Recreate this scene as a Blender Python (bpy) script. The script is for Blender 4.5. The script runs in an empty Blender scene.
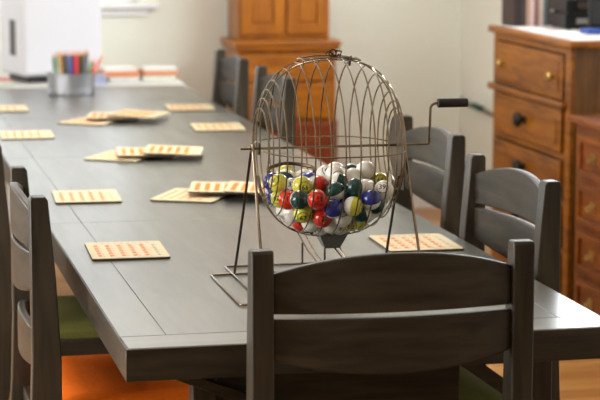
import bpy, bmesh, math, random
from mathutils import Vector, Matrix
random.seed(7)
PI = math.pi
sc = bpy.context.scene
COL = sc.collection

# ------------------------------------------------------------------ helpers
def new_bm(): return bmesh.new()

def add_box(bm, x0, x1, y0, y1, z0, z1, M=None):
    c = Vector(((x0+x1)/2, (y0+y1)/2, (z0+z1)/2))
    mat = Matrix.Translation(c) @ Matrix.Diagonal((abs(x1-x0), abs(y1-y0), abs(z1-z0), 1))
    if M is not None: mat = M @ mat
    return bmesh.ops.create_cube(bm, size=1, matrix=mat)['verts']

def add_tube(bm, pts, r, seg=8, closed=False, caps=True):
    pts = [Vector(p) for p in pts]
    n = len(pts)
    rs = r if isinstance(r, (list, tuple)) else [r]*n
    tans = []
    for i in range(n):
        if closed: t = pts[(i+1) % n]-pts[i-1]
        else: t = pts[min(i+1, n-1)]-pts[max(i-1, 0)]
        tans.append(t.normalized())
    ref = Vector((0, 0, 1)) if abs(tans[0].z) < .9 else Vector((1, 0, 0))
    u = tans[0].cross(ref).normalized()
    rings = []
    for i in range(n):
        t = tans[i]
        u = (u-t*u.dot(t)).normalized()
        v = t.cross(u)
        rings.append([bm.verts.new(pts[i]+(u*math.cos(a)+v*math.sin(a))*rs[i]) for a in [2*PI*k/seg for k in range(seg)]])
    for i in range(n if closed else n-1):
        A, B = rings[i], rings[(i+1) % n]
        off = 0
        if closed and i == n-1:
            off = min(range(seg), key=lambda o: (A[0].co-B[o].co).length)
        for k in range(seg):
            bm.faces.new((A[k], A[(k+1) % seg], B[(k+1+off) % seg], B[(k+off) % seg]))
    if caps and not closed:
        bm.faces.new(rings[0][::-1]); bm.faces.new(rings[-1])

def add_lathe(bm, prof, seg=24, M=None):
    """prof: list of (r, z); closed with caps when r>0 at the ends"""
    M = M or Matrix.Identity(4)
    rings = []
    for r, z in prof:
        if r < 1e-6: rings.append([bm.verts.new(M @ Vector((0, 0, z)))])
        else: rings.append([bm.verts.new(M @ Vector((r*math.cos(2*PI*k/seg), r*math.sin(2*PI*k/seg), z))) for k in range(seg)])
    for A, B in zip(rings, rings[1:]):
        for k in range(seg):
            a = [A[0], A[0]] if len(A) == 1 else [A[k], A[(k+1) % seg]]
            b = [B[0], B[0]] if len(B) == 1 else [B[k], B[(k+1) % seg]]
            vs = [a[0], a[1], b[1], b[0]]
            u = []
            for v in vs:
                if v not in u: u.append(v)
            if len(u) > 2: bm.faces.new(u)
    if len(rings[0]) > 1: bm.faces.new(rings[0][::-1])
    if len(rings[-1]) > 1: bm.faces.new(rings[-1])

def add_prism(bm, outline, axis, a0, a1):
    """outline of 2-D points extruded along axis 'x','y','z'"""
    def P(p, a):
        return {'x': (a, p[0], p[1]), 'y': (p[0], a, p[1]), 'z': (p[0], p[1], a)}[axis]
    A = [bm.verts.new(P(p, a0)) for p in outline]; B = [bm.verts.new(P(p, a1)) for p in outline]
    n = len(A)
    for k in range(n): bm.faces.new((A[k], A[(k+1) % n], B[(k+1) % n], B[k]))
    bm.faces.new(A[::-1]); bm.faces.new(B)

def obj(name, bm, mat, parent=None, bevel=0, seg=2, smooth=True, loc=None, rot=None):
    bmesh.ops.recalc_face_normals(bm, faces=bm.faces)
    me = bpy.data.meshes.new(name); bm.to_mesh(me); bm.free()
    for m in (mat if isinstance(mat, (list, tuple)) else [mat]): me.materials.append(m)
    if smooth:
        me.polygons.foreach_set('use_smooth', [True]*len(me.polygons))
        me.set_sharp_from_angle(angle=math.radians(35))
    o = bpy.data.objects.new(name, me); COL.objects.link(o)
    if parent is not None: o.parent = parent
    if loc: o.location = loc
    if rot: o.rotation_euler = rot
    if bevel:
        b = o.modifiers.new('bevel', 'BEVEL'); b.width = bevel; b.segments = seg; b.limit_method = 'ANGLE'; b.angle_limit = math.radians(40)
        b.harden_normals = False
    return o

def tag(o, label=None, cat=None, group=None, kind=None):
    if label: o['label'] = label
    if cat: o['category'] = cat
    if group: o['group'] = group
    if kind: o['kind'] = kind
    return o

def thing(name, label, cat, loc=(0, 0, 0), rotz=0, group=None):
    o = bpy.data.objects.new(name, None); COL.objects.link(o)
    o.empty_display_size = .1
    o.location = loc; o.rotation_euler = (0, 0, rotz)
    return tag(o, label, cat, group)

def copy_tree(o, parent=None):
    c = o.copy(); COL.objects.link(c)
    if parent is not None: c.parent = parent
    for ch in list(o.children): copy_tree(ch, c)
    return c

def struct(name, bm, mat, bevel=0, smooth=False):
    o = obj(name, bm, mat, bevel=bevel, smooth=smooth); o['kind'] = 'structure'
    return o

# ---------------------------------------------------------------- materials
def hexc(r, g, b):
    f = lambda c: ((c/255+.055)/1.055)**2.4 if c > 10 else c/255/12.92
    return (f(r), f(g), f(b), 1)

def base_mat(name, col, rough=.5, metal=0, spec=.5, coat=0, coat_r=.2):
    m = bpy.data.materials.new(name); m.use_nodes = True
    nt = m.node_tree; b = nt.nodes['Principled BSDF']
    b.inputs['Base Color'].default_value = col; b.inputs['Roughness'].default_value = rough
    b.inputs['Metallic'].default_value = metal; b.inputs['Specular IOR Level'].default_value = spec
    b.inputs['Coat Weight'].default_value = coat; b.inputs['Coat Roughness'].default_value = coat_r
    return m, nt, b

def noise_mat(name, col, col2=None, scale=30, rough=.5, metal=0, spec=.5, bump=0, coat=0, stretch=(1, 1, 1), rr=0):
    m, nt, b = base_mat(name, col, rough, metal, spec, coat)
    tc = nt.nodes.new('ShaderNodeTexCoord'); mp = nt.nodes.new('ShaderNodeMapping'); nz = nt.nodes.new('ShaderNodeTexNoise')
    mp.inputs['Scale'].default_value = stretch; nz.inputs['Scale'].default_value = scale; nz.inputs['Detail'].default_value = 5
    nt.links.new(tc.outputs['Object'], mp.inputs[0]); nt.links.new(mp.outputs[0], nz.inputs['Vector'])
    mx = nt.nodes.new('ShaderNodeMix'); mx.data_type = 'RGBA'
    mx.inputs[6].default_value = col; mx.inputs[7].default_value = col2 or tuple(c*.8 for c in col[:3])+(1,)
    nt.links.new(nz.outputs['Fac'], mx.inputs[0]); nt.links.new(mx.outputs[2], b.inputs['Base Color'])
    if bump:
        bp = nt.nodes.new('ShaderNodeBump'); bp.inputs['Strength'].default_value = bump; bp.inputs['Distance'].default_value = .002
        nt.links.new(nz.outputs['Fac'], bp.inputs['Height']); nt.links.new(bp.outputs[0], b.inputs['Normal'])
    if rr:
        mr = nt.nodes.new('ShaderNodeMapRange'); mr.inputs[3].default_value = rough-rr; mr.inputs[4].default_value = rough+rr
        nt.links.new(nz.outputs['Fac'], mr.inputs[0]); nt.links.new(mr.outputs[0], b.inputs['Roughness'])
    return m

def wood_mat(name, c1, c2, axis='x', rough=.4, spec=.5, coat=0, scale=7, bump=.15, coat_r=.2, world=False):
    """grain runs along the axis"""
    m, nt, b = base_mat(name, c1, rough, 0, spec, coat, coat_r)
    N = nt.nodes.new; L = nt.links.new
    tc = N('ShaderNodeTexCoord'); mp = N('ShaderNodeMapping')
    s = {'x': (.12, 1, 1), 'y': (1, .12, 1), 'z': (1, 1, .12)}[axis]
    mp.inputs['Scale'].default_value = s
    L(tc.outputs['Object'], mp.inputs[0])
    n1 = N('ShaderNodeTexNoise'); n1.inputs['Scale'].default_value = scale*6; n1.inputs['Detail'].default_value = 8; n1.inputs['Distortion'].default_value = .6
    n2 = N('ShaderNodeTexNoise'); n2.inputs['Scale'].default_value = scale*.9; n2.inputs['Detail'].default_value = 3; n2.inputs['Distortion'].default_value = 2.
    L(mp.outputs[0], n1.inputs['Vector']); L(mp.outputs[0], n2.inputs['Vector'])
    ad = N('ShaderNodeMath'); ad.operation = 'MULTIPLY_ADD'; ad.inputs[1].default_value = .55
    L(n1.outputs['Fac'], ad.inputs[0])
    m2 = N('ShaderNodeMath'); m2.operation = 'MULTIPLY'; m2.inputs[1].default_value = .45; L(n2.outputs['Fac'], m2.inputs[0]); L(m2.outputs[0], ad.inputs[2])
    rp = N('ShaderNodeValToRGB'); rp.color_ramp.elements[0].position = .36; rp.color_ramp.elements[1].position = .62
    rp.color_ramp.elements[0].color = c2; rp.color_ramp.elements[1].color = c1
    L(ad.outputs[0], rp.inputs[0]); L(rp.outputs[0], b.inputs['Base Color'])
    if bump:
        bp = N('ShaderNodeBump'); bp.inputs['Strength'].default_value = bump; bp.inputs['Distance'].default_value = .001
        L(ad.outputs[0], bp.inputs['Height']); L(bp.outputs[0], b.inputs['Normal'])
    return m

M = {}
GREY1, GREY2 = hexc(112, 112, 105), hexc(80, 79, 72)
for ax in 'xyz':
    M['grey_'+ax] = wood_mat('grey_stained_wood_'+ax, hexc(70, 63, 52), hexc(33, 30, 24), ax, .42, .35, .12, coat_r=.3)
for ax in 'xy':
    M['table_'+ax] = wood_mat('grey_table_wood_'+ax, hexc(104, 103, 94), hexc(76, 75, 67), ax, .36, .65, .5, scale=5, bump=.12, coat_r=.3)
M['groove'] = base_mat('dark_groove', hexc(40, 38, 34), .8)[0]
M['olive'] = noise_mat('olive_fabric', hexc(124, 124, 66), hexc(92, 92, 48), 160, .95, spec=.1, bump=.5)
M['oak_y'] = wood_mat('honey_oak_y', hexc(158, 96, 12), hexc(100, 54, 6), 'y', .45, .4, .12)
M['oak_x'] = wood_mat('honey_oak_x', hexc(172, 102, 6), hexc(132, 72, 4), 'x', .38, .5, .3)
M['oak_z'] = wood_mat('honey_oak_z', hexc(172, 102, 6), hexc(132, 72, 4), 'z', .38, .5, .3)
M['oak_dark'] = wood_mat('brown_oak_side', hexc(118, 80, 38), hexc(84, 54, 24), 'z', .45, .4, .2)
M['red_oak'] = wood_mat('reddish_oak', hexc(138, 74, 10), hexc(92, 42, 4), 'y', .5, .35, .1)
M['red_oak_z'] = wood_mat('reddish_oak_z', hexc(138, 74, 10), hexc(92, 42, 4), 'z', .5, .35, .1)
M['base_wood'] = wood_mat('red_brown_base_wood', hexc(140, 60, 22), hexc(108, 42, 14), 'x', .45, .4, .1)
M['brass'] = noise_mat('worn_brass', hexc(190, 160, 95), None, 40, .35, 1)
M['iron'] = noise_mat('dark_iron', hexc(50, 45, 40), None, 40, .5, .8)
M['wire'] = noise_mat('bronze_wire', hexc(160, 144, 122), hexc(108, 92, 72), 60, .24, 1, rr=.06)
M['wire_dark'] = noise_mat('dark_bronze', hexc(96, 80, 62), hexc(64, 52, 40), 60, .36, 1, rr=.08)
M['cup'] = noise_mat('grey_plated_cup', hexc(132, 130, 126), hexc(104, 102, 98), 60, .35, .5)
M['black'] = noise_mat('black_plastic', hexc(28, 28, 30), hexc(20, 20, 22), 30, .35)
M['white_pl'] = noise_mat('white_plastic', hexc(212, 212, 218), hexc(207, 207, 213), 4, .5)
M['slot'] = base_mat('vent_grey', hexc(90, 88, 86), .7)[0]
M['wall'] = noise_mat('cream_wall_paint', hexc(234, 235, 224), hexc(230, 231, 219), 3, .75, spec=.3)
M['trim'] = noise_mat('white_trim_paint', hexc(240, 240, 240), hexc(232, 232, 234), 3, .45)
M['ceil'] = noise_mat('ceiling_paint', hexc(235, 233, 226), None, 3, .9)
M['card'] = noise_mat('pale_pressboard', hexc(230, 213, 174), hexc(216, 196, 152), 25, .55)
M['card_edge'] = noise_mat('dark_card_edge', hexc(92, 80, 62), None, 25, .7)
M['orange'] = noise_mat('orange_shutter', hexc(236, 118, 10), hexc(232, 134, 30), 60, .5)
M['orange_pale'] = noise_mat('pale_shutter', hexc(206, 196, 172), None, 60, .5)
M['galv'] = noise_mat('galvanized_steel', hexc(186, 188, 194), hexc(160, 162, 170), 14, .34, .85, rr=.06)
M['desk'] = noise_mat('pale_desk_laminate', hexc(222, 220, 212), None, 5, .45)
M['orange_fabric'] = noise_mat('orange_fabric', hexc(240, 118, 22), hexc(222, 96, 14), 90, .95, spec=.1, bump=.5)
M['tv'] = noise_mat('tv_glass', hexc(34, 38, 44), None, 5, .15)
def plain(n, r, g, b, rough=.55): return noise_mat(n, hexc(r, g, b), None, 30, rough)

# floor: oak strip boards
def floor_mat():
    m, nt, b = base_mat('oak_strip_floor', hexc(200, 140, 70), .32, 0, .5)
    N = nt.nodes.new; L = nt.links.new
    tc = N('ShaderNodeTexCoord'); mp = N('ShaderNodeMapping'); mp.inputs['Rotation'].default_value = (0, 0, 0)
    L(tc.outputs['Object'], mp.inputs[0])
    br = N('ShaderNodeTexBrick'); br.inputs['Scale'].default_value = 1; br.inputs['Brick Width'].default_value = 1.1; br.inputs['Row Height'].default_value = .083
    br.inputs['Mortar Size'].default_value = .0015; br.inputs['Color1'].default_value = hexc(214, 158, 88); br.inputs['Color2'].default_value = hexc(186, 124, 62)
    br.inputs['Mortar'].default_value = hexc(100, 60, 28)
    L(mp.outputs[0], br.inputs['Vector'])
    nz = N('ShaderNodeTexNoise'); nz.inputs['Scale'].default_value = 14; nz.inputs['Detail'].default_value = 6
    mp2 = N('ShaderNodeMapping'); mp2.inputs['Scale'].default_value = (.15, 1.6, 1); L(tc.outputs['Object'], mp2.inputs[0]); L(mp2.outputs[0], nz.inputs['Vector'])
    mx = N('ShaderNodeMix'); mx.data_type = 'RGBA'; mx.blend_type = 'MULTIPLY'; mx.inputs[0].default_value = .5
    rp = N('ShaderNodeValToRGB'); rp.color_ramp.elements[0].color = (.5, .42, .36, 1); rp.color_ramp.elements[0].position = .3; rp.color_ramp.elements[1].position = .7
    L(nz.outputs['Fac'], rp.inputs[0]); L(br.outputs['Color'], mx.inputs[6]); L(rp.outputs[0], mx.inputs[7]); L(mx.outputs[2], b.inputs['Base Color'])
    return m
M['floor'] = floor_mat()

# ------------------------------------------------------------------ camera
F_PX = 2100.0
TH = math.atan(309/F_PX); PS = math.atan(467/F_PX*math.cos(TH))
CAM = Vector((0, 0, 1.605))
cam = bpy.data.cameras.new('camera'); cam.sensor_width = 36; cam.lens = F_PX/600*36
co = bpy.data.objects.new('camera', cam); COL.objects.link(co)
co.location = CAM; co.rotation_euler = (PI/2-TH, 0, -PS)
cam.clip_start = .1; cam.clip_end = 60
cam.dof.use_dof = True; cam.dof.focus_distance = 4.36; cam.dof.aperture_fstop = 6.3
sc.camera = co

# ---------------------------------------------------------------- the room
XL, XR, YF, YB, ZC = -1.7, 3.09, -1.6, 10.25, 2.6
bm = new_bm(); add_box(bm, XL-.1, XR+.1, YF-.1, YB+.1, -.1, 0); struct('floor', bm, M['floor'])
bm = new_bm(); add_box(bm, XL-.1, XR+.1, YF-.1, YB+.1, ZC, ZC+.1); struct('ceiling', bm, M['ceil'])
def wall_with_hole(name, axis, pos0, pos1, a0, a1, holes):
    """axis 'x': wall plane normal to x. holes (a0,a1,z0,z1) left to right"""
    bm = new_bm()
    def B(u0, u1, z0, z1):
        if u1-u0 < 1e-4 or z1-z0 < 1e-4: return
        if axis == 'x': add_box(bm, pos0, pos1, u0, u1, z0, z1)
        else: add_box(bm, u0, u1, pos0, pos1, z0, z1)
    u = a0
    for h0, h1, z0, z1 in sorted(holes):
        B(u, h0, 0, ZC); B(h0, h1, 0, z0); B(h0, h1, z1, ZC); u = h1
    B(u, a1, 0, ZC)
    struct(name, bm, M['wall'])
HB = [(-.9, 1.44, 1.06, 2.1)]
HL = [(3.2, 4.8, .95, 2.15), (6.2, 8.2, .95, 2.15)]
HR = [(7.0, 9.3, 1.55, 2.25)]
wall_with_hole('wall_back', 'y', YB, YB+.12, XL, XR, HB)
wall_with_hole('wall_left', 'x', XL-.12, XL, YF, YB, HL)
wall_with_hole('wall_right', 'x', XR, XR+.12, YF, YB, HR)
bm = new_bm(); add_box(bm, XL, XR, YF-.12, YF, 0, ZC); struct('wall_front', bm, M['wall'])
bm = new_bm(); add_box(bm, XL, XR, YB-.016, YB, 0, .11); struct('baseboard_back', bm, M['trim'], .003)
bm = new_bm(); add_box(bm, XR-.016, XR, YF, YB-.016, 0, .11); struct('baseboard_right', bm, M['trim'], .003)
bm = new_bm(); add_box(bm, XL, XL+.016, YF, YB-.016, 0, .11); struct('baseboard_left', bm, M['trim'], .003)
# windows: white frames, a sill with an apron, glass
glass = bpy.data.materials.new('window_glass'); glass.use_nodes = True
nt = glass.node_tree; nt.nodes.clear()
g1 = nt.nodes.new('ShaderNodeBsdfTransparent'); g2 = nt.nodes.new('ShaderNodeBsdfGlossy'); g2.inputs['Roughness'].default_value = .02
mxs = nt.nodes.new('ShaderNodeMixShader'); mxs.inputs[0].default_value = .06; go = nt.nodes.new('ShaderNodeOutputMaterial')
nt.links.new(g1.outputs[0], mxs.inputs[1]); nt.links.new(g2.outputs[0], mxs.inputs[2]); nt.links.new(mxs.outputs[0], go.inputs[0])
def window(n, axis, inner, outward, h, nd=2):
    a0, a1, z0, z1 = h
    w = bpy.data.objects.new('window_%d' % n, None); COL.objects.link(w); w['kind'] = 'structure'
    def B(bm, u0, u1, p0, p1, q0, q1):
        p0, p1 = sorted((inner+outward*p0, inner+outward*p1))
        if axis == 'x': add_box(bm, p0, p1, u0, u1, q0, q1)
        else: add_box(bm, u0, u1, p0, p1, q0, q1)
    t = .04
    bm = new_bm()
    B(bm, a0, a0+t, .03, .09, z0, z1); B(bm, a1-t, a1, .03, .09, z0, z1); B(bm, a0+t, a1-t, .03, .09, z0, z0+t); B(bm, a0+t, a1-t, .03, .09, z1-t, z1)
    for k in range(1, nd):
        u = a0+(a1-a0)*k/nd; B(bm, u-.02, u+.02, .035, .085, z0+t, z1-t)
    obj('window_frame', bm, M['trim'], w, .003)
    bm = new_bm(); B(bm, a0-.1, a1+.1, -.05, .03, z0-.022, z0-.001); obj('window_sill', bm, M['trim'], w, .003)
    bm = new_bm(); B(bm, a0-.05, a1+.05, -.018, -.0005, z0-.06, z0-.0225); obj('window_apron', bm, M['trim'], w, .003)
    bm = new_bm(); B(bm, a0+t, a1-t, .058, .062, z0+t, z1-t); obj('window_pane', bm, glass, w)
window(1, 'y', YB, 1, HB[0]); window(2, 'x', XL, -1, HL[0]); window(3, 'x', XL, -1, HL[1]); window(4, 'x', XR, 1, HR[0])

# daylight: sky plus soft light just outside each window
wd = bpy.data.worlds.new('sky'); sc.world = wd; wd.use_nodes = True
wd.node_tree.nodes['Background'].inputs[0].default_value = (.86, .93, 1, 1); wd.node_tree.nodes['Background'].inputs[1].default_value = 1.0
def area(name, loc, rot, sx, sy, p, col=(1, 1, 1)):
    l = bpy.data.lights.new(name, 'AREA'); l.shape = 'RECTANGLE'; l.size = sx; l.size_y = sy; l.energy = p; l.color = col
    o = bpy.data.objects.new(name, l); COL.objects.link(o); o.location = loc; o.rotation_euler = rot; return o
area('daylight_back', (.27, YB+.16, 1.6), (-PI/2, 0, 0), 2.3, 1.05, 9, (.95, .98, 1))
area('daylight_left_near', (XL-.16, 4.0, 1.55), (0, -PI/2, 0), 1.2, 1.6, 75, (1, .99, .97))
area('daylight_left_far', (XL-.16, 7.2, 1.55), (0, -PI/2, 0), 1.2, 2.0, 50, (1, .99, .97))
area('daylight_right', (XR+.16, 8.15, 1.9), (0, PI/2, 0), .7, 2.3, 75, (.93, .97, 1))
# ceiling lamp over the table (out of the frame)
cl = thing('ceiling_lamp', 'flat white ceiling lamp over the middle of the long table', 'lamp', (1.0, 6.4, ZC))
m_em, nt_, b_ = base_mat('lamp_diffuser', (1, 1, 1, 1), .5); b_.inputs['Emission Color'].default_value = (1, .98, .95, 1); b_.inputs['Emission Strength'].default_value = 13
bm = new_bm(); add_box(bm, -.32, .32, -.62, .62, -.045, -.001); obj('lamp_housing', bm, M['trim'], cl, .004)
bm = new_bm(); add_box(bm, -.28, .28, -.58, .58, -.06, -.046); obj('lamp_diffuser', bm, m_em, cl, .004)

# ------------------------------------------------------------------- table
TX0, TX1, TY0, TY1, TZ = .516, 1.498, 3.86, 9.24, .75
tb = thing('dining_table', 'long grey stained wooden dining table covered with bingo cards', 'table', ((TX0+TX1)/2, 6.5, 0))
ox, oy = (TX0+TX1)/2, 6.5
def tbox(bm, x0, x1, y0, y1, z0, z1): add_box(bm, x0-ox, x1-ox, y0-oy, y1-oy, z0, z1)
g = .0007; th = .064
BW = .09
bm = new_bm(); tbox(bm, TX0, TX1, TY0, TY0+.11-g, TZ-th, TZ); obj('breadboard_end', bm, M['table_x'], tb, .0025)
bm = new_bm(); tbox(bm, TX0, TX1, TY1-.11+g, TY1, TZ-th, TZ); obj('breadboard_end', bm, M['table_x'], tb, .0025)
cuts = [TY0+.11, 5.40, 6.77, 7.95, TY1-.11]
for i in range(4):
    y0, y1 = cuts[i]+g*.4, cuts[i+1]-g*.4
    bm = new_bm()
    tbox(bm, TX0, TX0+BW-g*.5, y0, y1, TZ-th, TZ)
    tbox(bm, TX0+BW+g*.5, TX1-BW-g*.5, y0, y1, TZ-.03, TZ)
    tbox(bm, TX1-BW+g*.5, TX1, y0, y1, TZ-th, TZ)
    obj('tabletop_leaf', bm, M['table_y'], tb, .0012)
for y0 in (TY0-.0035, TY1+.0003):  # added dark strips: shade of the tabletop's edge faces, put in as colour
    bm = new_bm(); tbox(bm, TX0-.0035, TX1, y0, y0+.0032, TZ-.0638, TZ-.0012); obj('shaded_edge_strip', bm, M['grey_x'], tb, .0008, 1)
bm = new_bm(); tbox(bm, TX0-.0035, TX0-.0003, TY0, TY1, TZ-.0638, TZ-.0012); obj('shaded_edge_strip', bm, M['grey_y'], tb, .0008, 1)
for (lx, ly) in ((1.355, 3.935), (.672, 3.935), (.672, 9.16), (1.355, 9.16)):
    bm = new_bm(); tbox(bm, lx-.024, lx+.024, ly-.024, ly+.024, 0, TZ-.0645); obj('leg', bm, M['grey_z'], tb, .003)
for ly in (3.9035, 9.1915):
    for bx0, bx1, dz in ((.592, .86, .105), (1.17, 1.372, .135)):
        bm = new_bm()
        add_prism(bm, [(bx0-ox, .6855), (bx0-ox+.05, .6855), (bx1-ox, .686-dz+.022), (bx1-ox, .686-dz-.01)], 'y', ly-oy-.007, ly-oy+.007)
        obj('corner_brace', bm, M['grey_x'], tb, .002)
for cy in (3.925, 9.15):
    bm = new_bm(); tbox(bm, .6965, 1.19, cy, cy+.022, .585, .6855); obj('end_apron', bm, M['grey_x'], tb, .003)
    bm = new_bm(); tbox(bm, .6965, 1.3305, cy, cy+.022, .54, .5845); obj('cross_rail', bm, M['grey_x'], tb, .003)
bm = new_bm(); tbox(bm, .99, 1.03, 3.948, 9.149, .545, .584); obj('stretcher', bm, M['grey_y'], tb, .004)

# ------------------------------------------------------------------ chairs
def make_chair(label, group):
    t = thing('dining_chair', label, 'chair', group=group)
    W = .249; pw = .0208
    zs = .44
    for s in (-1, 1):
        bm = new_bm()
        pr = [(-.02, .0), (.018, 0), (.046, zs-.04), (.044, .62), (.03, .80), (.02, .952), (.012, .958), (-.015, .958), (-.019, .952), (-.02, .6), (-.02, zs)]
        # lower part splays backwards
        pr = [(-.055, 0), (-.015, 0), (.042, zs-.05), (.044, .60), (.0345, .78), (.020, .950), (.015, .958), (-.0145, .958), (-.019, .952), (-.0195, .6), (-.0255, zs)]
        add_prism(bm, pr, 'x', s*W-pw, s*W+pw); obj('rear_post', bm, M['grey_z'], t, .003)
    def slat(z0e, z0m, z1e, z1m, bow, y0=.002, pw_=2.2):
        bm = new_bm(); n = 24; hw = W-pw+.0005
        ring = []
        for i in range(n+1):
            x = -hw+2*hw*i/n; k = 1-abs(x/hw)**pw_; kb = 1-(x/hw)**2
            zb, zt = z0e+(z0m-z0e)*k, z1e+(z1m-z1e)*k; y = y0-bow*kb
            ring.append([bm.verts.new(p) for p in ((x, y-.009, zb), (x, y+.009, zb), (x, y+.009, zt), (x, y-.009, zt))])
        for a, b in zip(ring, ring[1:]):
            for k in range(4): bm.faces.new((a[k], a[(k+1) % 4], b[(k+1) % 4], b[k]))
        bm.faces.new(ring[0][::-1]); bm.faces.new(ring[-1])
        return obj('back_slat', bm, M['grey_x'], t, .004, 3)
    slat(.838, .838, .912, .948, .030)
    slat(.752, .722, .829, .829, .030)
    slat(.575, .560, .640, .662, .028, y0=.012)
    # seat frame
    for s in (-1, 1):
        bm = new_bm(); add_box(bm, s*(W-.004)-.012, s*(W-.004)+.012, .047, .42, .375, .43); obj('side_rail', bm, M['grey_y'], t, .003)
        bm = new_bm()
        add_prism(bm, [(s*(W-.022)-.019, 0), (s*(W-.022)+.015, 0), (s*(W-.022)+.019, .4), (s*(W-.022)+.019, .43), (s*(W-.022)-.019, .43)] if s > 0 else
                  [(s*(W-.022)-.015, 0), (s*(W-.022)+.019, 0), (s*(W-.022)+.019, .43), (s*(W-.022)-.019, .43)], 'y', .4205, .458)
        obj('front_leg', bm, M['grey_z'], t, .003)
        bm = new_bm(); add_box(bm, s*(W-.01)-.008, s*(W-.01)+.008, .03, .4203, .18, .21); obj('stretcher', bm, M['grey_y'], t, .003)
    bm = new_bm(); add_box(bm, -W+.0415, W-.0415, .428, .45, .375, .43); obj('front_rail', bm, M['grey_x'], t, .003)
    bm = new_bm(); add_box(bm, -W+.0195, W-.0195, .0, .022, .375, .43); obj('back_rail', bm, M['grey_x'], t, .003)
    # upholstered seat pad
    bm = new_bm(); n = 12; hx, hy = W-.012, .2; cy = .247
    grid = {}
    for i in range(n+1):
        for j in range(n+1):
            u, v = -1+2*i/n, -1+2*j/n
            k = (1-abs(u)**4)*(1-abs(v)**4)
            grid[i, j] = bm.verts.new((u*hx, cy+v*hy, .448+.022*k**.6))
    for i in range(n):
        for j in range(n): bm.faces.new((grid[i, j], grid[i+1, j], grid[i+1, j+1], grid[i, j+1]))
    edge = [e for e in bm.edges if e.is_boundary]
    r = bmesh.ops.extrude_edge_only(bm, edges=edge)
    vs = [v for v in r['geom'] if isinstance(v, bmesh.types.BMVert)]
    for v in vs: v.co.z = .4305
    bmesh.ops.contextual_create(bm, geom=[e for e in bm.edges if e.is_boundary])
    obj('seat_cushion', bm, M['olive'], t)
    return t
def orange_pad(c):
    for ch in c.children:
        if ch.name.startswith('seat_cushion'): pad = ch
    pad.data = pad.data.copy(); pad.data.materials.clear(); pad.data.materials.append(M['orange_fabric'])
    for v in pad.data.vertices:
        if v.co.z > .44: v.co.z = .49+.014*min(1, (v.co.z-.448)/.008)
        v.co.x *= 1.03
    pad['label'] = 'thick orange seat cushion'
CH = 'grey wooden dining chairs around the table'
ch0 = make_chair('grey ladder-back chair at the near end of the table, its back to the viewer', CH)
ch0.location = (.990, 3.70, 0)
def place(x, y, rz, label):
    c = copy_tree(ch0); c.location = (x, y, 0); c.rotation_euler = (0, 0, rz); c['label'] = label; return c
place(1.551, 4.715, math.radians(92.5), 'nearest grey ladder-back chair on the right side, beside the bingo cage')
place(1.612, 5.635, math.radians(91), 'grey ladder-back chair on the right side, seen behind the crank of the bingo cage')
place(1.544, 7.44, math.radians(90), 'grey ladder-back chair on the far right, seen through the left side of the cage')
place(1.544, 8.30, math.radians(90), 'farthest grey ladder-back chair on the right, in front of the orange cabinet')
orange_pad(place(.408, 4.72, math.radians(-90), 'nearest grey ladder-back chair on the left side of the table, with an orange cushion'))
place(.385, 5.70, math.radians(-90), 'second grey ladder-back chair on the left, olive seat showing under the table edge')

# ------------------------------------------------------------ bingo cards
def make_card(label, loc, rz=0, tilt=(0, 0), orange=5, group='bingo cards on the table', bold=False):
    w, d, h = .184, .232, .0055
    t = thing('bingo_card', label, 'bingo card', loc, 0, group)
    t.rotation_euler = (tilt[0], tilt[1], rz)
    def rr(w, d, r, n=5):
        P = []
        for cx, cy, a0 in ((w/2-r, d/2-r, 0), (-w/2+r, d/2-r, 90), (-w/2+r, -d/2+r, 180), (w/2-r, -d/2+r, 270)):
            P += [(cx+r*math.cos(math.radians(a0+90*k/n)), cy+r*math.sin(math.radians(a0+90*k/n))) for k in range(n+1)]
        return P
    bm = new_bm(); add_prism(bm, rr(w, d, .008), 'z', 0, h-.0012); obj('backing', bm, M['card_edge'], t)
    bm = new_bm(); add_prism(bm, rr(w-.001, d-.001, .008), 'z', h-.00115, h); obj('face', bm, M['card'], t, .0004, 1)
    def cells(cols, wd):
        bm = new_bm()
        for c in cols:
            for r in range(5):
                x = -w/2+.022+c*.0278; y = d/2-.058-r*.034
                add_box(bm, x-wd, x+wd, y-(.0145 if bold else .008), y+(.0145 if bold else .008), h+.0001, h+.0009)
                add_box(bm, x+wd+.003, x+wd+.005, y-.012, y-.004, h+.0001, h+.0004)
        return bm
    obj('shutter_column', cells(range(orange), .0070 if bold else .0046), M['orange'], t)
    obj('pale_shutter_column', cells(range(orange, 6), .0036), M['orange_pale'], t)
    bm = new_bm()
    for k in range(9): add_box(bm, -w/2+.022+k*.0155, -w/2+.030+k*.0155, d/2-.030, d/2-.020, h+.0001, h+.0004)
    obj('header_print', bm, M['orange_pale'], t)
    return t
def card_px(x, y): return None
cards = [
 # label, x, y, rz(deg), tilt, z
 ('bingo card lying alone on the near left of the table', .660, 4.930, -2, (0, 0), 0, 5),
 ('bingo card on the left table edge, second from the viewer', .670, 5.845, -3, (0, 0), 0, 5),
 ('bingo card on the left table edge beyond the second chair, third from the viewer', .640, 7.400, -2, (0, 0), 0, 5),
 ('farthest bingo card on the left table edge', .632, 8.330, -2, (0, 0), 0, 5),
 ('bingo card under the right foot of the bingo cage', 1.365, 4.890, -1, (0, 0), 0, 5),
 ('farthest bingo card on the right, beside the far chairs', 1.358, 8.215, -3, (0, 0), 0, 5),
 ('bingo card on the right table edge in front of the far chairs', 1.343, 7.500, -4, (0, 0), 0, 5),
]
for lb, x, y, rz, ti, z, n in cards:
    make_card(lb, (x, y, TZ+.0004+z), math.radians(rz), ti, n)
R_ = math.radians
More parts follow.
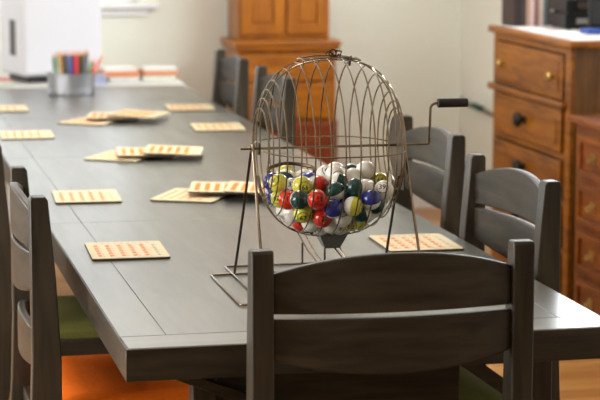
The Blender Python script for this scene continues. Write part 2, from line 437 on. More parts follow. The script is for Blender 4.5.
# fanned groups: one card flat, the next leaning on it
make_card('flat bingo card beside the cage, other cards leaning on its right end', (.968, 5.800, TZ+.0004), R_(-27), (0, 0))
make_card('tilted bingo card leaning on a flat card left of the cage', (1.058, 5.84, TZ+.0150), R_(-12), (R_(-1), R_(1)), bold=True)
make_card('tilted bingo card partly behind the left legs of the cage', (1.150, 5.76, TZ+.0215), R_(-15), (R_(-1), R_(2.5)), bold=True)
make_card('flat pale bingo card at the left end of the middle fanned group', (.895, 6.73, TZ+.0004), R_(-30), (0, 0))
make_card('tilted bingo card in the middle of the middle fanned group', (.965, 6.73, TZ+.0120), R_(-6), (R_(-.8), R_(1)), bold=True)
make_card('tilted bingo card at the right end of the middle fanned group', (1.055, 6.70, TZ+.0185), R_(-12), (R_(-.8), R_(2.5)), bold=True)
make_card('flat pale bingo card at the left end of the far fanned group', (.925, 7.80, TZ+.0004), R_(-34), (0, 0))
make_card('tilted bingo card in the middle of the far fanned group', (1.005, 7.85, TZ+.0130), R_(-10), (R_(-.8), R_(1)), bold=True)
make_card('tilted bingo card at the right end of the far fanned group', (1.100, 7.82, TZ+.0210), R_(-26), (R_(-.8), R_(2.5)), bold=True)

# -------------------------------------------------------------- bingo cage
CX, CY, CZ = 1.032, 4.403, 1.0565
cg = thing('bingo_cage', 'bronze wire bingo cage with a crank, full of numbered balls, on the table', 'bingo cage', (CX, CY, TZ))
AZ = CZ-TZ
A, B, Q = .1580, .1925, 2.6
def prof(x): return B*max(0, 1-(abs(x)/A)**Q)**(1/Q)
wr = .00165
# stand
bm = new_bm()
def loop(pts, r): add_tube(bm, pts, r, 8, closed=True)
def rrect(x0, x1, y0, y1, z, r=.006):
    P = []
    for cx, cy, a0 in ((x1-r, y1-r, 0), (x0+r, y1-r, 90), (x0+r, y0+r, 180), (x1-r, y0+r, 270)):
        P += [(cx+r*math.cos(R_(a0+30*k)), cy+r*math.sin(R_(a0+30*k)), z) for k in range(4)]
    return P
add_tube(bm, rrect(-.232, .225, -.19, .165, .0033), .0028, 8, closed=True)
obj('base_loop', bm, M['wire'], cg)
bm = new_bm(); add_tube(bm, rrect(-.182, .175, -.12, .262, .0033), .0026, 8, closed=True)
obj('ball_tray_loop', bm, M['wire'], cg)
LX, RX = -.168, .168
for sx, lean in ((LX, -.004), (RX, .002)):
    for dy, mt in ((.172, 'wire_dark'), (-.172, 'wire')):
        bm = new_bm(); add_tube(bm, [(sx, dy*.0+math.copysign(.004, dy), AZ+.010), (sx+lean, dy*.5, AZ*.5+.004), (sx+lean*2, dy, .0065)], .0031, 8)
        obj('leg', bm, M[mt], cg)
    bm = new_bm(); add_tube(bm, [(sx-.004, 0, AZ), (sx+.004, 0, AZ)], .0085, 12); add_box(bm, sx-.002, sx+.002, -.005, .005, AZ-.02, AZ+.009)
    obj('bearing', bm, M['wire'], cg)
bm = new_bm(); add_box(bm, RX-.0025, RX-.0005, -.017, .017, AZ-.10, AZ+.016); obj('bearing_plate', bm, M['wire_dark'], cg, .0008)
# drum
bm = new_bm()
n = 40
for ang in (0, 180, 90-9, 90+9, 270-5, 270+5):
    a = R_(ang)
    pts = []
    for i in range(n+1):
        x = A*.982*math.sin(PI*(i/n-.5)); r = prof(x)+wr*.4
        pts.append((x, -r*math.cos(a), AZ+r*math.sin(a)))
    add_tube(bm, pts, wr, 6)
drum = obj('wire_drum', bm, M['wire'], cg)
ringx = [-.150, -.1435, -.135, -.122, -.0965, -.070, -.038, -.007, .025, .057, .089, .112, .1280, .1400, .1475, .1515]
for x in ringx:
    bm = new_bm(); r = prof(x)
    add_tube(bm, [(x, r*math.cos(2*PI*k/56), AZ+r*math.sin(2*PI*k/56)) for k in range(56)], wr, 6, closed=True)
    obj('hoop', bm, M['wire'], drum)
for s in (-1, 1):
    x = s*.1545
    bm = new_bm(); Mx = Matrix.Translation((x, 0, AZ)) @ Matrix.Rotation(PI/2, 4, 'Y')
    rr_ = .014 if s < 0 else .068
    add_lathe(bm, [(.004, -.0015), (rr_, -.0015), (rr_, .0015), (.004, .0015)], 32, Mx)
    obj('end_disc', bm, M['wire_dark'], drum)
# door on top with two clasps
bm = new_bm()
for s in (-1, 1):
    add_tube(bm, [(x, s*.034, AZ+math.sqrt(max(0, (prof(x)+.006)**2-.034**2))) for x in [-.062+.124*k/10 for k in range(11)]], .0019, 6)
for x in (-.062, .062):
    rr_ = prof(x)+.006
    add_tube(bm, [(x, rr_*math.sin(R_(a)), AZ+rr_*math.cos(R_(a))) for a in (-10, -5, 0, 5, 10)], .0019, 6)
obj('door_frame', bm, M['wire'], drum)
bm = new_bm()
zt = AZ+B+.004
add_tube(bm, [(-.012+.03*k/8, -.02, zt+.006+.006*math.sin(k*PI/4)) for k in range(9)], .0022, 6)
add_tube(bm, [(.004+.008*math.cos(k*PI/5), -.02, zt+.008+.008*math.sin(k*PI/5)) for k in range(10)], .002, 6, closed=True)
add_tube(bm, [(.018, -.026, zt), (.022, -.026, zt+.012), (.006, -.024, zt+.014)], .0022, 6)
obj('door_latch', bm, M['wire_dark'], drum)
bm = new_bm(); add_tube(bm, [(.033, -.034, zt-.006), (.04, -.036, zt+.002), (.036, -.04, zt-.018)], .003, 6); obj('door_clasp', bm, M['wire_dark'], drum)
# axle and crank
bm = new_bm(); add_tube(bm, [(LX-.026, 0, AZ), (.0, 0, AZ), (.221, 0, AZ)], .0028, 8); obj('axle', bm, M['wire'], cg)
bm = new_bm()
P = [(.2215, 0, AZ)]+[(.2215+.006*math.sin(R_(a)), 0, AZ+.006-.006*math.cos(R_(a))) for a in (30, 60, 90)]+[(.2278, 0, AZ+.04), (.2285, 0, AZ+.074)]
P += [(.2405-.012*math.cos(R_(a)), 0, AZ+.077+.012*math.sin(R_(a))) for a in (15, 45, 75, 90)]+[(.2445, 0, AZ+.089)]
crank = None
add_tube(bm, P, .0029, 8); crank = obj('crank', bm, M['wire'], cg)
bm = new_bm(); Mx = Matrix.Translation((.2448, 0, AZ+.0895)) @ Matrix.Rotation(PI/2, 4, 'Y')
add_lathe(bm, [(.0035, 0), (.0088, 0), (.0100, .001), (.0100, .066), (.0092, .0675), (0, .0675)], 24, Mx)
obj('handle_grip', bm, M['black'], crank)
# discharge cup under the drum
bm = new_bm()
def frus(z0, z1, a0, b0, a1, b1, cx=.006):
    v = [bm.verts.new(p) for p in ((cx-a0, -b0, z0), (cx+a0, -b0, z0), (cx+a0, b0, z0), (cx-a0, b0, z0), (cx-a1, -b1, z1), (cx+a1, -b1, z1), (cx+a1, b1, z1), (cx-a1, b1, z1))]
    for f in ((0, 3, 2, 1), (4, 5, 6, 7), (0, 1, 5, 4), (1, 2, 6, 5), (2, 3, 7, 6), (3, 0, 4, 7)): bm.faces.new([v[k] for k in f])
frus(AZ-B-.029, AZ-B+.004, .017, .015, .032, .029)
frus(AZ-B+.0042, AZ-B+.0075, .037, .032, .037, .032)
obj('discharge_cup', bm, M['cup'], cg, .003)
# ball runway: two wires dropping towards the tray, with posts
bm = new_bm()
add_tube(bm, [(-.070, .05, AZ-B*.90), (-.045, .01, .080), (-.012, -.04, .030), (.02, -.10, .0065)], .0016, 6)
add_tube(bm, [(-.052, .05, AZ-B*.93), (-.030, .01, .076), (.0, -.04, .030), (.034, -.10, .0065)], .0016, 6)
add_tube(bm, [(.005, .0, AZ-B-.02), (.03, -.03, .060), (.05, -.06, .045)], .0016, 6)
add_tube(bm, [(.02, .0, AZ-B-.02), (.03, -.03, .069), (.045, -.05, .058)], .0014, 6)
obj('ball_runway', bm, M['wire'], cg)
for px_, pz in ((.0, .052), (.053, .075)):
    bm = new_bm(); add_tube(bm, [(px_, .262, .006), (px_, .262, pz)], .0024, 8); obj('runway_post', bm, M['wire_dark'], cg)
# curved scoop blade inside the drum
bm = new_bm()
rg = [(-.118+.100*k/12, .075+.03*math.sin(PI*k/12), AZ-.054+.006*math.sin(PI*k/12)) for k in range(13)]
rg = [(-.122, .05, AZ-.066)]+rg+[(-.012, .05, AZ-.062)]
add_tube(bm, rg, .0042, 8)
obj('scoop_rim', bm, M['wire_dark'], cg)

# ------------------------------------------------------------------- balls
BALLS = [(-0.123,0.0006,-0.0737,'b',-0.77,-0.55,0.32,108,271.6,180.4),(-0.1071,0.0686,-0.0965,'g',-0.2,0.82,0.53,10,272.5,186.4),(-0.1117,0.026,-0.106,'b',-0.21,-0.95,0.24,50,274.4,193.4),(-0.1204,-0.0474,-0.0704,'y',-0.75,-0.52,0.41,311,277.3,181.8),(-0.1119,-0.0252,-0.1058,'y',-0.59,-0.8,0.13,107,279.1,196.6),(-0.0821,0.1016,-0.1088,'y',0.37,0.18,-0.91,0,280.5,189.5),(-0.0836,0.0659,-0.132,'w',-0.04,1.0,0.08,1,283.2,202.2),(-0.0884,0.0386,-0.0727,'g',-0.32,-0.74,-0.6,94,283.6,177.2),(-0.078,0.0847,-0.0699,'y',0.24,0.19,0.95,74,283.9,173.0),(-0.0953,0.0001,-0.1356,'w',0.95,0.14,0.27,75,284.2,208.4),(-0.1038,-0.067,-0.1043,'r',-0.11,-0.96,0.24,213,286.9,198.6),(-0.0824,-0.0012,-0.0867,'w',-0.19,-0.87,0.45,67,290.1,185.9),(-0.0513,0.1311,-0.101,'y',-0.62,-0.71,0.32,0,291.3,183.8),(-0.0883,-0.0419,-0.137,'w',-0.16,0.67,-0.73,138,291.5,211.8),(-0.0717,0.0309,-0.1531,'w',-0.28,-0.87,0.4,11,291.9,213.9),(-0.0698,0.0319,-0.1104,'w',0.31,-0.95,0.12,0,292.6,194.5),(-0.0538,0.0704,-0.1019,'g',-0.19,-0.5,-0.85,0,296.0,188.0),(-0.0463,0.1023,-0.132,'w',0.99,-0.1,0.05,0,296.2,199.3),(-0.087,-0.1057,-0.0985,'g',0.14,-0.99,0.02,302,298.4,198.2),(-0.0469,0.0655,-0.1534,'w',0.53,0.57,0.63,0,299.6,211.3),(-0.0638,-0.0154,-0.1597,'r',-0.21,-0.98,-0.05,76,299.9,220.0),(-0.075,-0.0734,-0.0735,'y',0.1,-0.99,-0.07,254,300.7,184.3),(-0.0742,-0.0816,-0.1312,'y',-0.2,-0.89,-0.4,251,301.8,211.6),(-0.0646,-0.0431,-0.1016,'b',-0.04,0.8,0.59,0,302.3,195.2),(-0.0458,0.0396,-0.0736,'w',-0.21,-0.97,0.15,74,302.6,177.0),(-0.053,-0.0062,-0.1196,'w',-0.48,-0.07,0.87,0,303.9,200.8),(-0.0455,-0.0177,-0.0733,'b',-0.48,0.58,0.67,62,308.4,180.3),(-0.0099,0.1409,-0.098,'g',-0.81,-0.23,0.53,0,308.5,181.4),(-0.0322,0.033,-0.1303,'b',0.05,0.93,-0.36,1,309.3,202.8),(-0.0354,0.015,-0.1687,'g',-0.49,0.73,-0.48,3,309.7,221.5),(-0.051,-0.0558,-0.1559,'w',0.58,-0.11,-0.81,137,309.8,220.8),(-0.0176,0.0759,-0.0803,'g',0.84,-0.52,-0.17,19,311.5,177.4),(-0.0172,0.0723,-0.1236,'g',-0.81,0.56,-0.16,0,312.0,197.1),(-0.0051,0.1126,-0.1296,'w',0.85,0.3,-0.43,0,313.3,197.0),(-0.0468,-0.0917,-0.1003,'y',0.02,-1.0,-0.05,14,315.5,197.5),(-0.0227,0.011,-0.0951,'w',-0.29,-0.96,0.03,0,315.8,188.2),(-0.0547,-0.1334,-0.096,'r',0.01,-0.97,0.25,321,316.2,198.4),(-0.0349,-0.0591,-0.0756,'r',0.65,-0.76,-0.01,210,317.5,183.8),(-0.0095,0.0485,-0.1646,'y',0.71,0.56,0.42,0,317.8,216.9),(-0.0236,-0.0259,-0.1689,'w',-0.8,-0.34,-0.49,65,319.1,224.3),(-0.0289,-0.0577,-0.1196,'y',0.94,-0.26,-0.2,9,320.1,203.9),(-0.0347,-0.094,-0.141,'r',-0.02,-1.0,0.05,250,321.2,216.4),(-0.0122,-0.0096,-0.1313,'g',0.76,0.55,0.35,0,322.6,205.8),(0.0147,0.1,-0.0941,'g',-0.83,-0.55,-0.12,0,323.3,181.7),(0.0002,0.0321,-0.066,'w',0.14,-0.77,0.62,97,323.9,173.4),(0.014,0.0812,-0.151,'w',-0.34,-0.34,-0.88,0,324.9,208.3),(-0.0101,-0.0296,-0.0937,'g',-0.78,0.04,-0.62,0,325.7,189.9),(0.0327,0.1384,-0.0984,'y',-0.95,0.27,-0.16,0,327.2,181.1),(0.0132,0.0541,-0.1,'b',0.45,-0.89,0.01,0,327.3,187.2),(0.0098,0.0268,-0.1325,'y',-0.1,-0.87,0.49,0,328.6,203.7),(0.0067,0.0097,-0.1714,'b',0.44,0.05,0.89,0,329.0,222.4),(-0.0095,-0.0648,-0.1589,'w',0.28,0.16,0.95,124,329.6,222.2),(-0.0185,-0.1252,-0.1169,'b',-0.27,-0.72,0.64,308,332.0,207.1),(0.0373,0.1092,-0.129,'w',-0.96,0.29,0.06,0,332.2,196.4),(0.011,-0.0141,-0.0601,'w',0.13,-0.99,-0.1,153,333.5,173.3),(0.0333,0.0759,-0.0643,'w',0.71,-0.42,-0.56,4,334.0,169.6),(-0.0083,-0.1,-0.0841,'g',-0.41,-0.15,0.9,295,334.0,190.0),(0.0196,0.0064,-0.0964,'b',-0.73,0.68,-0.04,0,335.2,188.5),(0.0111,-0.0452,-0.1272,'b',0.51,0.55,-0.66,0,336.8,206.0),(0.0073,-0.0614,-0.0704,'g',0.88,-0.44,-0.18,166,336.9,181.0),(0.0328,0.0438,-0.1641,'y',-0.96,0.1,-0.27,0,337.0,216.4),(0.0187,-0.031,-0.1684,'w',-0.41,-0.9,-0.17,61,338.7,223.8),(0.0491,0.0768,-0.1039,'y',-0.1,-0.05,-0.99,0,340.8,187.1),(0.0075,-0.0996,-0.1398,'w',-0.14,-0.64,0.75,184,341.1,215.6),(0.0418,0.0354,-0.0745,'w',-0.87,-0.46,0.19,10,342.0,176.5),(0.0558,0.0747,-0.1459,'w',0.47,0.82,0.33,0,343.9,205.8),(0.0481,0.0362,-0.1166,'w',0.66,-0.71,-0.25,0,344.7,195.3),(0.0322,-0.0339,-0.0913,'w',-0.25,-0.95,-0.17,0,345.2,188.5),(0.023,-0.0802,-0.1052,'b',-0.77,-0.55,0.32,46,346.0,198.0),(0.0393,-0.0133,-0.1286,'w',0.34,0.16,0.93,0,346.0,204.1),(0.0742,0.111,-0.1076,'y',-0.12,0.99,-0.01,0,348.1,186.3),(0.0487,0.0042,-0.1662,'y',-0.56,0.25,0.79,0,348.3,219.8),(0.0328,-0.069,-0.1552,'y',-0.19,-0.88,-0.43,119,349.2,220.1),(0.0732,0.0892,-0.071,'g',-0.31,-0.89,-0.34,52,350.1,171.3),(0.0536,-0.0051,-0.0684,'w',0.55,-0.37,-0.75,158,351.6,176.0),(0.0237,-0.1285,-0.1127,'y',0.86,-0.49,-0.17,320,351.7,204.7),(0.0332,-0.1093,-0.0758,'g',-0.84,-0.53,0.1,311,354.0,186.1),(0.0727,0.0361,-0.1513,'y',0.39,0.16,0.91,0,355.5,210.6),(0.054,-0.0555,-0.1208,'w',-0.1,-0.32,0.94,0,357.3,203.1),(0.0597,-0.0361,-0.1583,'y',-0.45,-0.89,-0.09,57,357.6,218.8),(0.0807,0.0429,-0.09,'w',0.33,-0.74,0.58,0,358.4,182.5),(0.0719,0.0024,-0.1062,'g',-0.66,-0.7,0.26,0,358.9,192.4),(0.091,0.0676,-0.1231,'w',0.54,-0.0,0.84,0,360.1,195.7),(0.0494,-0.1006,-0.1321,'g',-0.93,-0.27,-0.25,174,360.3,211.5),(0.0606,-0.0781,-0.0853,'w',-0.95,0.09,-0.29,88,362.9,188.2),(0.0876,0.0176,-0.0564,'w',-0.21,0.58,0.78,248,364.3,168.8),(0.0746,-0.0364,-0.0888,'g',-0.05,-0.57,-0.82,25,364.5,186.9),(0.0852,-0.0043,-0.1461,'w',0.5,-0.53,-0.69,16,365.5,210.7),(0.11,0.0735,-0.0855,'w',-0.72,0.59,0.36,0,367.9,178.2),(0.1028,0.0267,-0.1227,'w',-0.47,0.86,0.2,0,369.8,197.9),(0.0643,-0.1248,-0.1004,'b',-0.19,-0.37,0.91,315,369.9,198.2),(0.0934,-0.0432,-0.1309,'w',-0.21,-0.97,0.15,27,373.6,206.4),(0.086,-0.0834,-0.1191,'g',-0.64,-0.57,0.51,125,374.9,203.7),(0.1198,0.0218,-0.084,'y',-0.1,-0.93,0.34,123,378.0,180.5),(0.1118,-0.0123,-0.1081,'w',0.45,0.56,-0.69,1,378.3,193.7),(0.0973,-0.1039,-0.0834,'w',-0.39,-0.81,0.44,279,382.5,188.4),(0.1106,-0.0583,-0.095,'w',-0.97,-0.15,0.21,27,383.1,190.7)]
RGB = {'b': hexc(38, 48, 140), 'r': hexc(214, 44, 22), 'g': hexc(12, 66, 60), 'y': hexc(212, 204, 70), 'w': hexc(236, 232, 220)}
NAME = {'b': 'blue and white', 'r': 'red and white', 'g': 'dark green and white', 'y': 'yellow and white', 'w': 'plain white'}
LET = {'b': ('B', 1), 'r': ('I', 16), 'w': ('N', 31), 'g': ('G', 46), 'y': ('O', 61)}
def ball_mat(k):
    m, nt, b = base_mat('ball_'+k, RGB[k], .16, 0, .5, .3, .08)
    N = nt.nodes.new; L = nt.links.new
    tc = N('ShaderNodeTexCoord'); sp = N('ShaderNodeSeparateXYZ'); L(tc.outputs['Object'], sp.inputs[0])
    mr = N('ShaderNodeMapRange'); mr.inputs[1].default_value = -.0002; mr.inputs[2].default_value = .0002; L(sp.outputs['Z'], mr.inputs[0])
    mx = N('ShaderNodeMix'); mx.data_type = 'RGBA'; mx.inputs[6].default_value = RGB['w']; mx.inputs[7].default_value = RGB[k]
    L(mr.outputs[0], mx.inputs[0]); L(mx.outputs[2], b.inputs['Base Color']); return m
BM = {k: ball_mat(k) for k in RGB}
BR = .0213
ball_me = {}
for k in RGB:
    bm = new_bm(); bmesh.ops.create_uvsphere(bm, u_segments=28, v_segments=16, radius=BR)
    me = bpy.data.meshes.new('bingo_ball'); bm.to_mesh(me); bm.free(); me.materials.append(BM[k])
    me.polygons.foreach_set('use_smooth', [True]*len(me.polygons)); ball_me[k] = me
ink = base_mat('ball_ink', hexc(16, 16, 20), .35)[0]
def mark_mesh(txt):
    cu = bpy.data.curves.new('mark', 'FONT'); cu.body = txt; cu.align_x = 'CENTER'; cu.align_y = 'CENTER'; cu.size = .0155; cu.resolution_u = 2; cu.offset = .0003
    o = bpy.data.objects.new('mark', cu); COL.objects.link(o)
    bpy.context.view_layer.update()
    me = bpy.data.meshes.new_from_object(o.evaluated_get(bpy.context.evaluated_depsgraph_get()))
    bpy.data.objects.remove(o); bpy.data.curves.remove(cu)
    bm = new_bm(); bm.from_mesh(me); bpy.data.meshes.remove(me)
    bmesh.ops.triangulate(bm, faces=bm.faces)
    bmesh.ops.subdivide_edges(bm, edges=[e for e in bm.edges if e.calc_length() > .003], cuts=2)
    n = 36
    for r0, r1 in ((.0118, .0130),):
        a = [bm.verts.new((r0*math.cos(2*PI*k/n), r0*math.sin(2*PI*k/n), 0)) for k in range(n)]
        b = [bm.verts.new((r1*math.cos(2*PI*k/n), r1*math.sin(2*PI*k/n), 0)) for k in range(n)]
        for k in range(n): bm.faces.new((a[k], b[k], b[(k+1) % n], a[(k+1) % n]))
    for v in bm.verts:
        v.co.z = math.sqrt(max(1e-9, (BR+.00012)**2-v.co.x**2-v.co.y**2))
    me = bpy.data.meshes.new('number_mark'); bm.to_mesh(me); bm.free(); me.materials.append(ink)
    return me
cnt = {k: 0 for k in RGB}; seen = {k: 0 for k in RGB}
for x, y, z, k, dx, dy, dz, vis, sx, sy in BALLS:
    if vis > 25: seen[k] += 1
ORD = ['first', 'second', 'third', 'fourth', 'fifth', 'sixth', 'seventh', 'eighth', 'ninth', 'tenth', 'eleventh', 'twelfth', 'thirteenth', 'fourteenth', 'fifteenth', 'sixteenth', 'seventeenth', 'eighteenth', 'nineteenth', 'twentieth']
vi = {k: 0 for k in RGB}
for x, y, z, k, dx, dy, dz, vis, sx, sy in BALLS:
    o = bpy.data.objects.new('bingo_ball', ball_me[k]); COL.objects.link(o)
    o.location = (CX+x, CY+y, CZ+z)
    d = Vector((dx, dy, dz)).normalized()
    q = d.to_track_quat('Z', 'Y'); o.rotation_mode = 'QUATERNION'; o.rotation_quaternion = q
    L_, n0 = LET[k]; num = n0+cnt[k] % 15; cnt[k] += 1
    o['category'] = 'bingo ball'; o['group'] = 'bingo balls in the wire cage'
    if vis > 25:
        up = 'high in' if sy < 190 else ('low in' if sy > 210 else 'midway up')
        o['label'] = '%s bingo ball %s heap, %s %s one from left' % (NAME[k], up, ORD[vi[k]], NAME[k].split(' and')[0].replace('plain ', ''))
        vi[k] += 1
        me = mark_mesh('%s\n%d' % (L_, num) if False else '%d' % num)
        c = bpy.data.objects.new('number_mark', me); COL.objects.link(c); c.parent = o
        if k != 'w':
            c2 = c.copy(); COL.objects.link(c2); c2.parent = o; c2.rotation_euler = (PI, 0, 0)
    else:
        o['label'] = NAME[k]+' bingo ball buried out of sight inside the heap in the cage'

# --------------------------------------------------------- far end of table
# galvanized bucket of pencils
BX, BY = .962, 8.885
SC_ = 1.09
bk = thing('pencil_bucket', 'round galvanized metal tub at the far end of the table', 'bucket', (BX, BY, TZ+.0005))
bm = new_bm()
add_lathe(bm, [(.0, 0), (.088, 0), (.0905, .002), (.091, .010), (.0925, .012), (.0925, .016), (.091, .018), (.0925, .086), (.0955, .088), (.0955, .094), (.0925, .095), (.0915, .092), (.089, .012), (0, .006)], 48)
obj('tub', bm, M['galv'], bk); bk.scale = (SC_, SC_, 1.0)
bm = new_bm(); add_lathe(bm, [(.0932, .025), (.0945, .027), (.0932, .029)], 48); obj('bead_ring', bm, M['galv'], bk)
pc = [(-.080, 'green', (60, 110, 60)), (-.066, 'green', (90, 140, 70)), (-.052, 'yellow', (232, 170, 50)), (-.040, 'brown', (90, 66, 50)), (-.028, 'black', (50, 46, 44)), (-.014, 'pale blue', (130, 146, 190)), (-.003, 'blue', (70, 80, 160)),
      (.009, 'red', (222, 30, 36)), (.020, 'red', (226, 50, 40)), (.029, 'pink', (236, 120, 110)), (.040, 'black', (48, 46, 42)), (.050, 'lime', (150, 170, 40)), (.060, 'grey', (120, 130, 160)), (.070, 'brown', (110, 84, 50)), (.078, 'green', (40, 190, 60)), (.083, 'red', (230, 40, 40)), (.086, 'orange', (250, 120, 20))]
cols = {}
seenc = {}
for i, (dx, cn, rgb) in enumerate(pc):
    pm = cols.setdefault(rgb, plain('paint_%s_%d' % (cn.replace(' ', '_'), i), *rgb, rough=.35))
    tilt = dx/.09*.10 if i < 14 else (.18, .26, .40)[i-14]
    yb = -.9*math.sqrt(max(0, .078**2-min(abs(dx), .077)**2))*(1 if i % 2 == 0 else .4)
    L = .178+.010*random.random()-(.012 if i in (0,) else 0)
    if i >= 14: L = (.150, .150, .170)[i-14]
    prev = pc[i-1][1] if i else 'the rim'
    nb = pc[i+1][1] if i+1 < len(pc) else 'the rim'
    p = thing('pencil', '%s pencil standing in the metal tub between %s and %s' % (cn, ('the %s one' % prev) if i else 'the left rim', ('the %s one' % nb) if i+1 < len(pc) else 'the right rim'), 'pencil', (BX+dx*.78, BY+yb*.7, TZ+.012), 0, 'pencils in the metal tub')
    p.rotation_euler = (.08*(1 if i % 2 else -.3), tilt, 0)
    bm = new_bm(); add_lathe(bm, [(.0, 0), (.0055, 0), (.0055, L-.022)], 6); obj('barrel', bm, pm, p, smooth=False)
    bm = new_bm(); add_lathe(bm, [(.0053, L-.0218), (.0018, L-.006)], 12); obj('sharpened_tip', bm, cols.setdefault('tip', plain('pencil_wood', 222, 160, 110)), p)
    bm = new_bm(); add_lathe(bm, [(.0018, L-.0058), (0, L)], 12); obj('lead', bm, pm, p)
# pale desk behind the table
dk = thing('side_desk', 'pale desk against the far wall just behind the end of the table', 'desk', (0, 0, 0))
bm = new_bm(); add_box(bm, -.6, 1.52, 9.28, 10.12, .722, .750); obj('desktop', bm, M['desk'], dk, .004)
for (lx, ly) in ((-.57, 9.32), (1.48, 9.32), (-.57, 10.08), (1.48, 10.08)):
    bm = new_bm(); add_box(bm, lx-.02, lx+.02, ly-.02, ly+.02, 0, .7215); obj('leg', bm, M['trim'], dk, .003)
# white appliance
ap = thing('desktop_machine', 'large white boxy machine with a side vent on the desk behind the tub', 'machine', (.945, 9.60, .751), R_(16))
bm = new_bm(); add_box(bm, -.185, .200, -.14, .16, .03, .50); obj('housing', bm, M['white_pl'], ap, .022, 4)
bm = new_bm(); add_box(bm, -.15, .16, -.115, .14, .0, .0295); obj('black_base', bm, M['black'], ap, .006)
bm = new_bm(); add_box(bm, -.1875, -.1852, -.05, .02, .12, .28); obj('side_vent', bm, M['slot'], ap, .001)
# paper and book piles on the desk
def flat(name, label, cat, x0, x1, y0, y1, z0, z1, mat, group=None, rz=0, pages=None):
    cx, cy = (x0+x1)/2, (y0+y1)/2
    t = thing(name, label, cat, (cx, cy, z0), R_(rz), group)
    w, d, h = (x1-x0)/2, (y1-y0)/2, z1-z0
    if h > .008:
        bm = new_bm(); add_box(bm, -w, w, -d, d, 0, h*.16); add_box(bm, -w, w, -d, d, h*.84, h); add_box(bm, -w, w, d-.003, d, h*.16, h*.84); obj('cover', bm, mat, t, .0006, 1)
        bm = new_bm(); add_box(bm, -w+.003, w-.003, -d+.003, d-.0035, h*.165, h*.835); obj('pages', bm, pages or plain('page_edges', 236, 232, 222), t)
    else:
        bm = new_bm(); add_box(bm, -w, w, -d, d, 0, h); obj('sheet', bm, mat, t)
    return t
PG = plain('page_edges', 238, 234, 226)
G2 = 'piles of books on the far desk'
m1 = plain('cover_pale_blue', 196, 214, 224); m2 = plain('cover_orange', 236, 150, 96); m3 = plain('cover_white', 236, 236, 232); m4 = plain('cover_salmon', 232, 168, 130); m5 = plain('cover_lilac', 176, 182, 214); m6 = plain('cover_red', 206, 66, 60); m7 = plain('cover_green', 170, 190, 170)
flat('book', 'pale blue book at the bottom of the pile on the far desk', 'book', 1.19, 1.33, 9.42, 9.64, .751, .774, m1, G2, 2, PG)
flat('book', 'pale green book at the bottom right of the pile on the far desk', 'book', 1.345, 1.50, 9.42, 9.64, .751, .776, m7, G2, -3, PG)
flat('book', 'orange book on top of the pale blue one on the far desk', 'book', 1.16, 1.335, 9.42, 9.63, .775, .795, m2, G2, -2, m2)
flat('book', 'salmon book on top of the pale green one on the far desk', 'book', 1.345, 1.505, 9.43, 9.63, .777, .795, m4, G2, 3, m2)
flat('book', 'white book on top of the orange one on the far desk', 'book', 1.17, 1.32, 9.44, 9.62, .796, .808, m3, G2, 4, PG)
flat('book', 'white book topmost of the right pile on the far desk', 'book', 1.36, 1.51, 9.44, 9.62, .796, .806, m3, G2, -4, PG)
flat('box', 'lilac box beside the tub of pencils on the far desk', 'box', 1.095, 1.165, 9.30, 9.37, .751, .793, m5, None, 3, m5)
flat('book', 'red and white booklet at the left end of the far desk', 'book', .665, .745, 9.34, 9.46, .751, .776, m6, G2, 8, PG)
flat('book', 'pale green booklet in front of the white machine', 'book', .60, .76, 9.29, 9.335, .751, .762, m7, G2, 0, PG)
# ------------------------------------------------------------------- hutch
HX0, HX1, HY0 = 1.850, 2.370, 9.86
hu = thing('cupboard', 'tall honey-orange wooden cupboard against the far wall', 'cupboard', ((HX0+HX1)/2, HY0, 0))
hx, hy = (HX0+HX1)/2, HY0
def hb(bm, x0, x1, y0, y1, z0, z1): add_box(bm, x0-hx, x1-hx, y0-hy, y1-hy, z0, z1)
YW = 10.225
bm = new_bm(); hb(bm, HX0+.02, HX1-.02, HY0+.02, YW, .0, .845); obj('lower_body', bm, M['oak_z'], hu, .003)
bm = new_bm(); hb(bm, HX0-.005, HX1+.005, HY0-.015, YW, .872, .892); hb(bm, HX0+.003, HX1-.003, HY0-.004, YW, .846, .8715); obj('ledge', bm, M['oak_x'], hu, .006)
bm = new_bm(); hb(bm, HX0+.035, HX1-.035, HY0+.09, YW, .893, 2.05); obj('upper_body', bm, M['oak_z'], hu, .003)
mid = 2.117
for x0, x1 in ((HX0+.045, mid-.006), (mid+.006, HX1-.045)):
    bm = new_bm()
    hb(bm, x0, x0+.055, HY0+.07, HY0+.0895, .92, 1.95); hb(bm, x1-.055, x1, HY0+.07, HY0+.0895, .92, 1.95)
    hb(bm, x0+.055, x1-.055, HY0+.07, HY0+.0895, .92, .975); hb(bm, x0+.055, x1-.055, HY0+.07, HY0+.0895, 1.895, 1.95)
    d_ = obj('upper_door', bm, M['oak_z'], hu, .002)
    bm = new_bm(); hb(bm, x0+.0555, x1-.0555, HY0+.076, HY0+.089, .9755, 1.8945); obj('door_panel', bm, M['oak_z'], d_, .006)
bm = new_bm(); hb(bm, HX0+.045, HX1-.045, HY0, HY0+.0195, .70, .825); dr = obj('drawer', bm, M['oak_x'], hu, .005)
for x0, x1 in ((HX0+.045, mid-.003), (mid+.003, HX1-.045)):
    bm = new_bm(); hb(bm, x0, x1, HY0+.002, HY0+.0195, .515, .685); d_ = obj('lower_door', bm, M['oak_x'], hu, .004)
bm = new_bm(); hb(bm, HX0+.015, HX1-.015, HY0-.004, HY0+.0195, .0, .075); hb(bm, HX0+.015, HX0+.04, HY0-.004, HY0+.0195, .0755, .505); hb(bm, HX1-.04, HX1-.015, HY0-.004, HY0+.0195, .0755, .505); obj('base_frame', bm, M['base_wood'], hu, .003)
for z0, z1 in ((.085, .28), (.295, .495)):
    bm = new_bm(); hb(bm, HX0+.0405, HX1-.0405, HY0+.0, HY0+.0195, z0, z1); obj('base_drawer', bm, M['base_wood'], hu, .004)

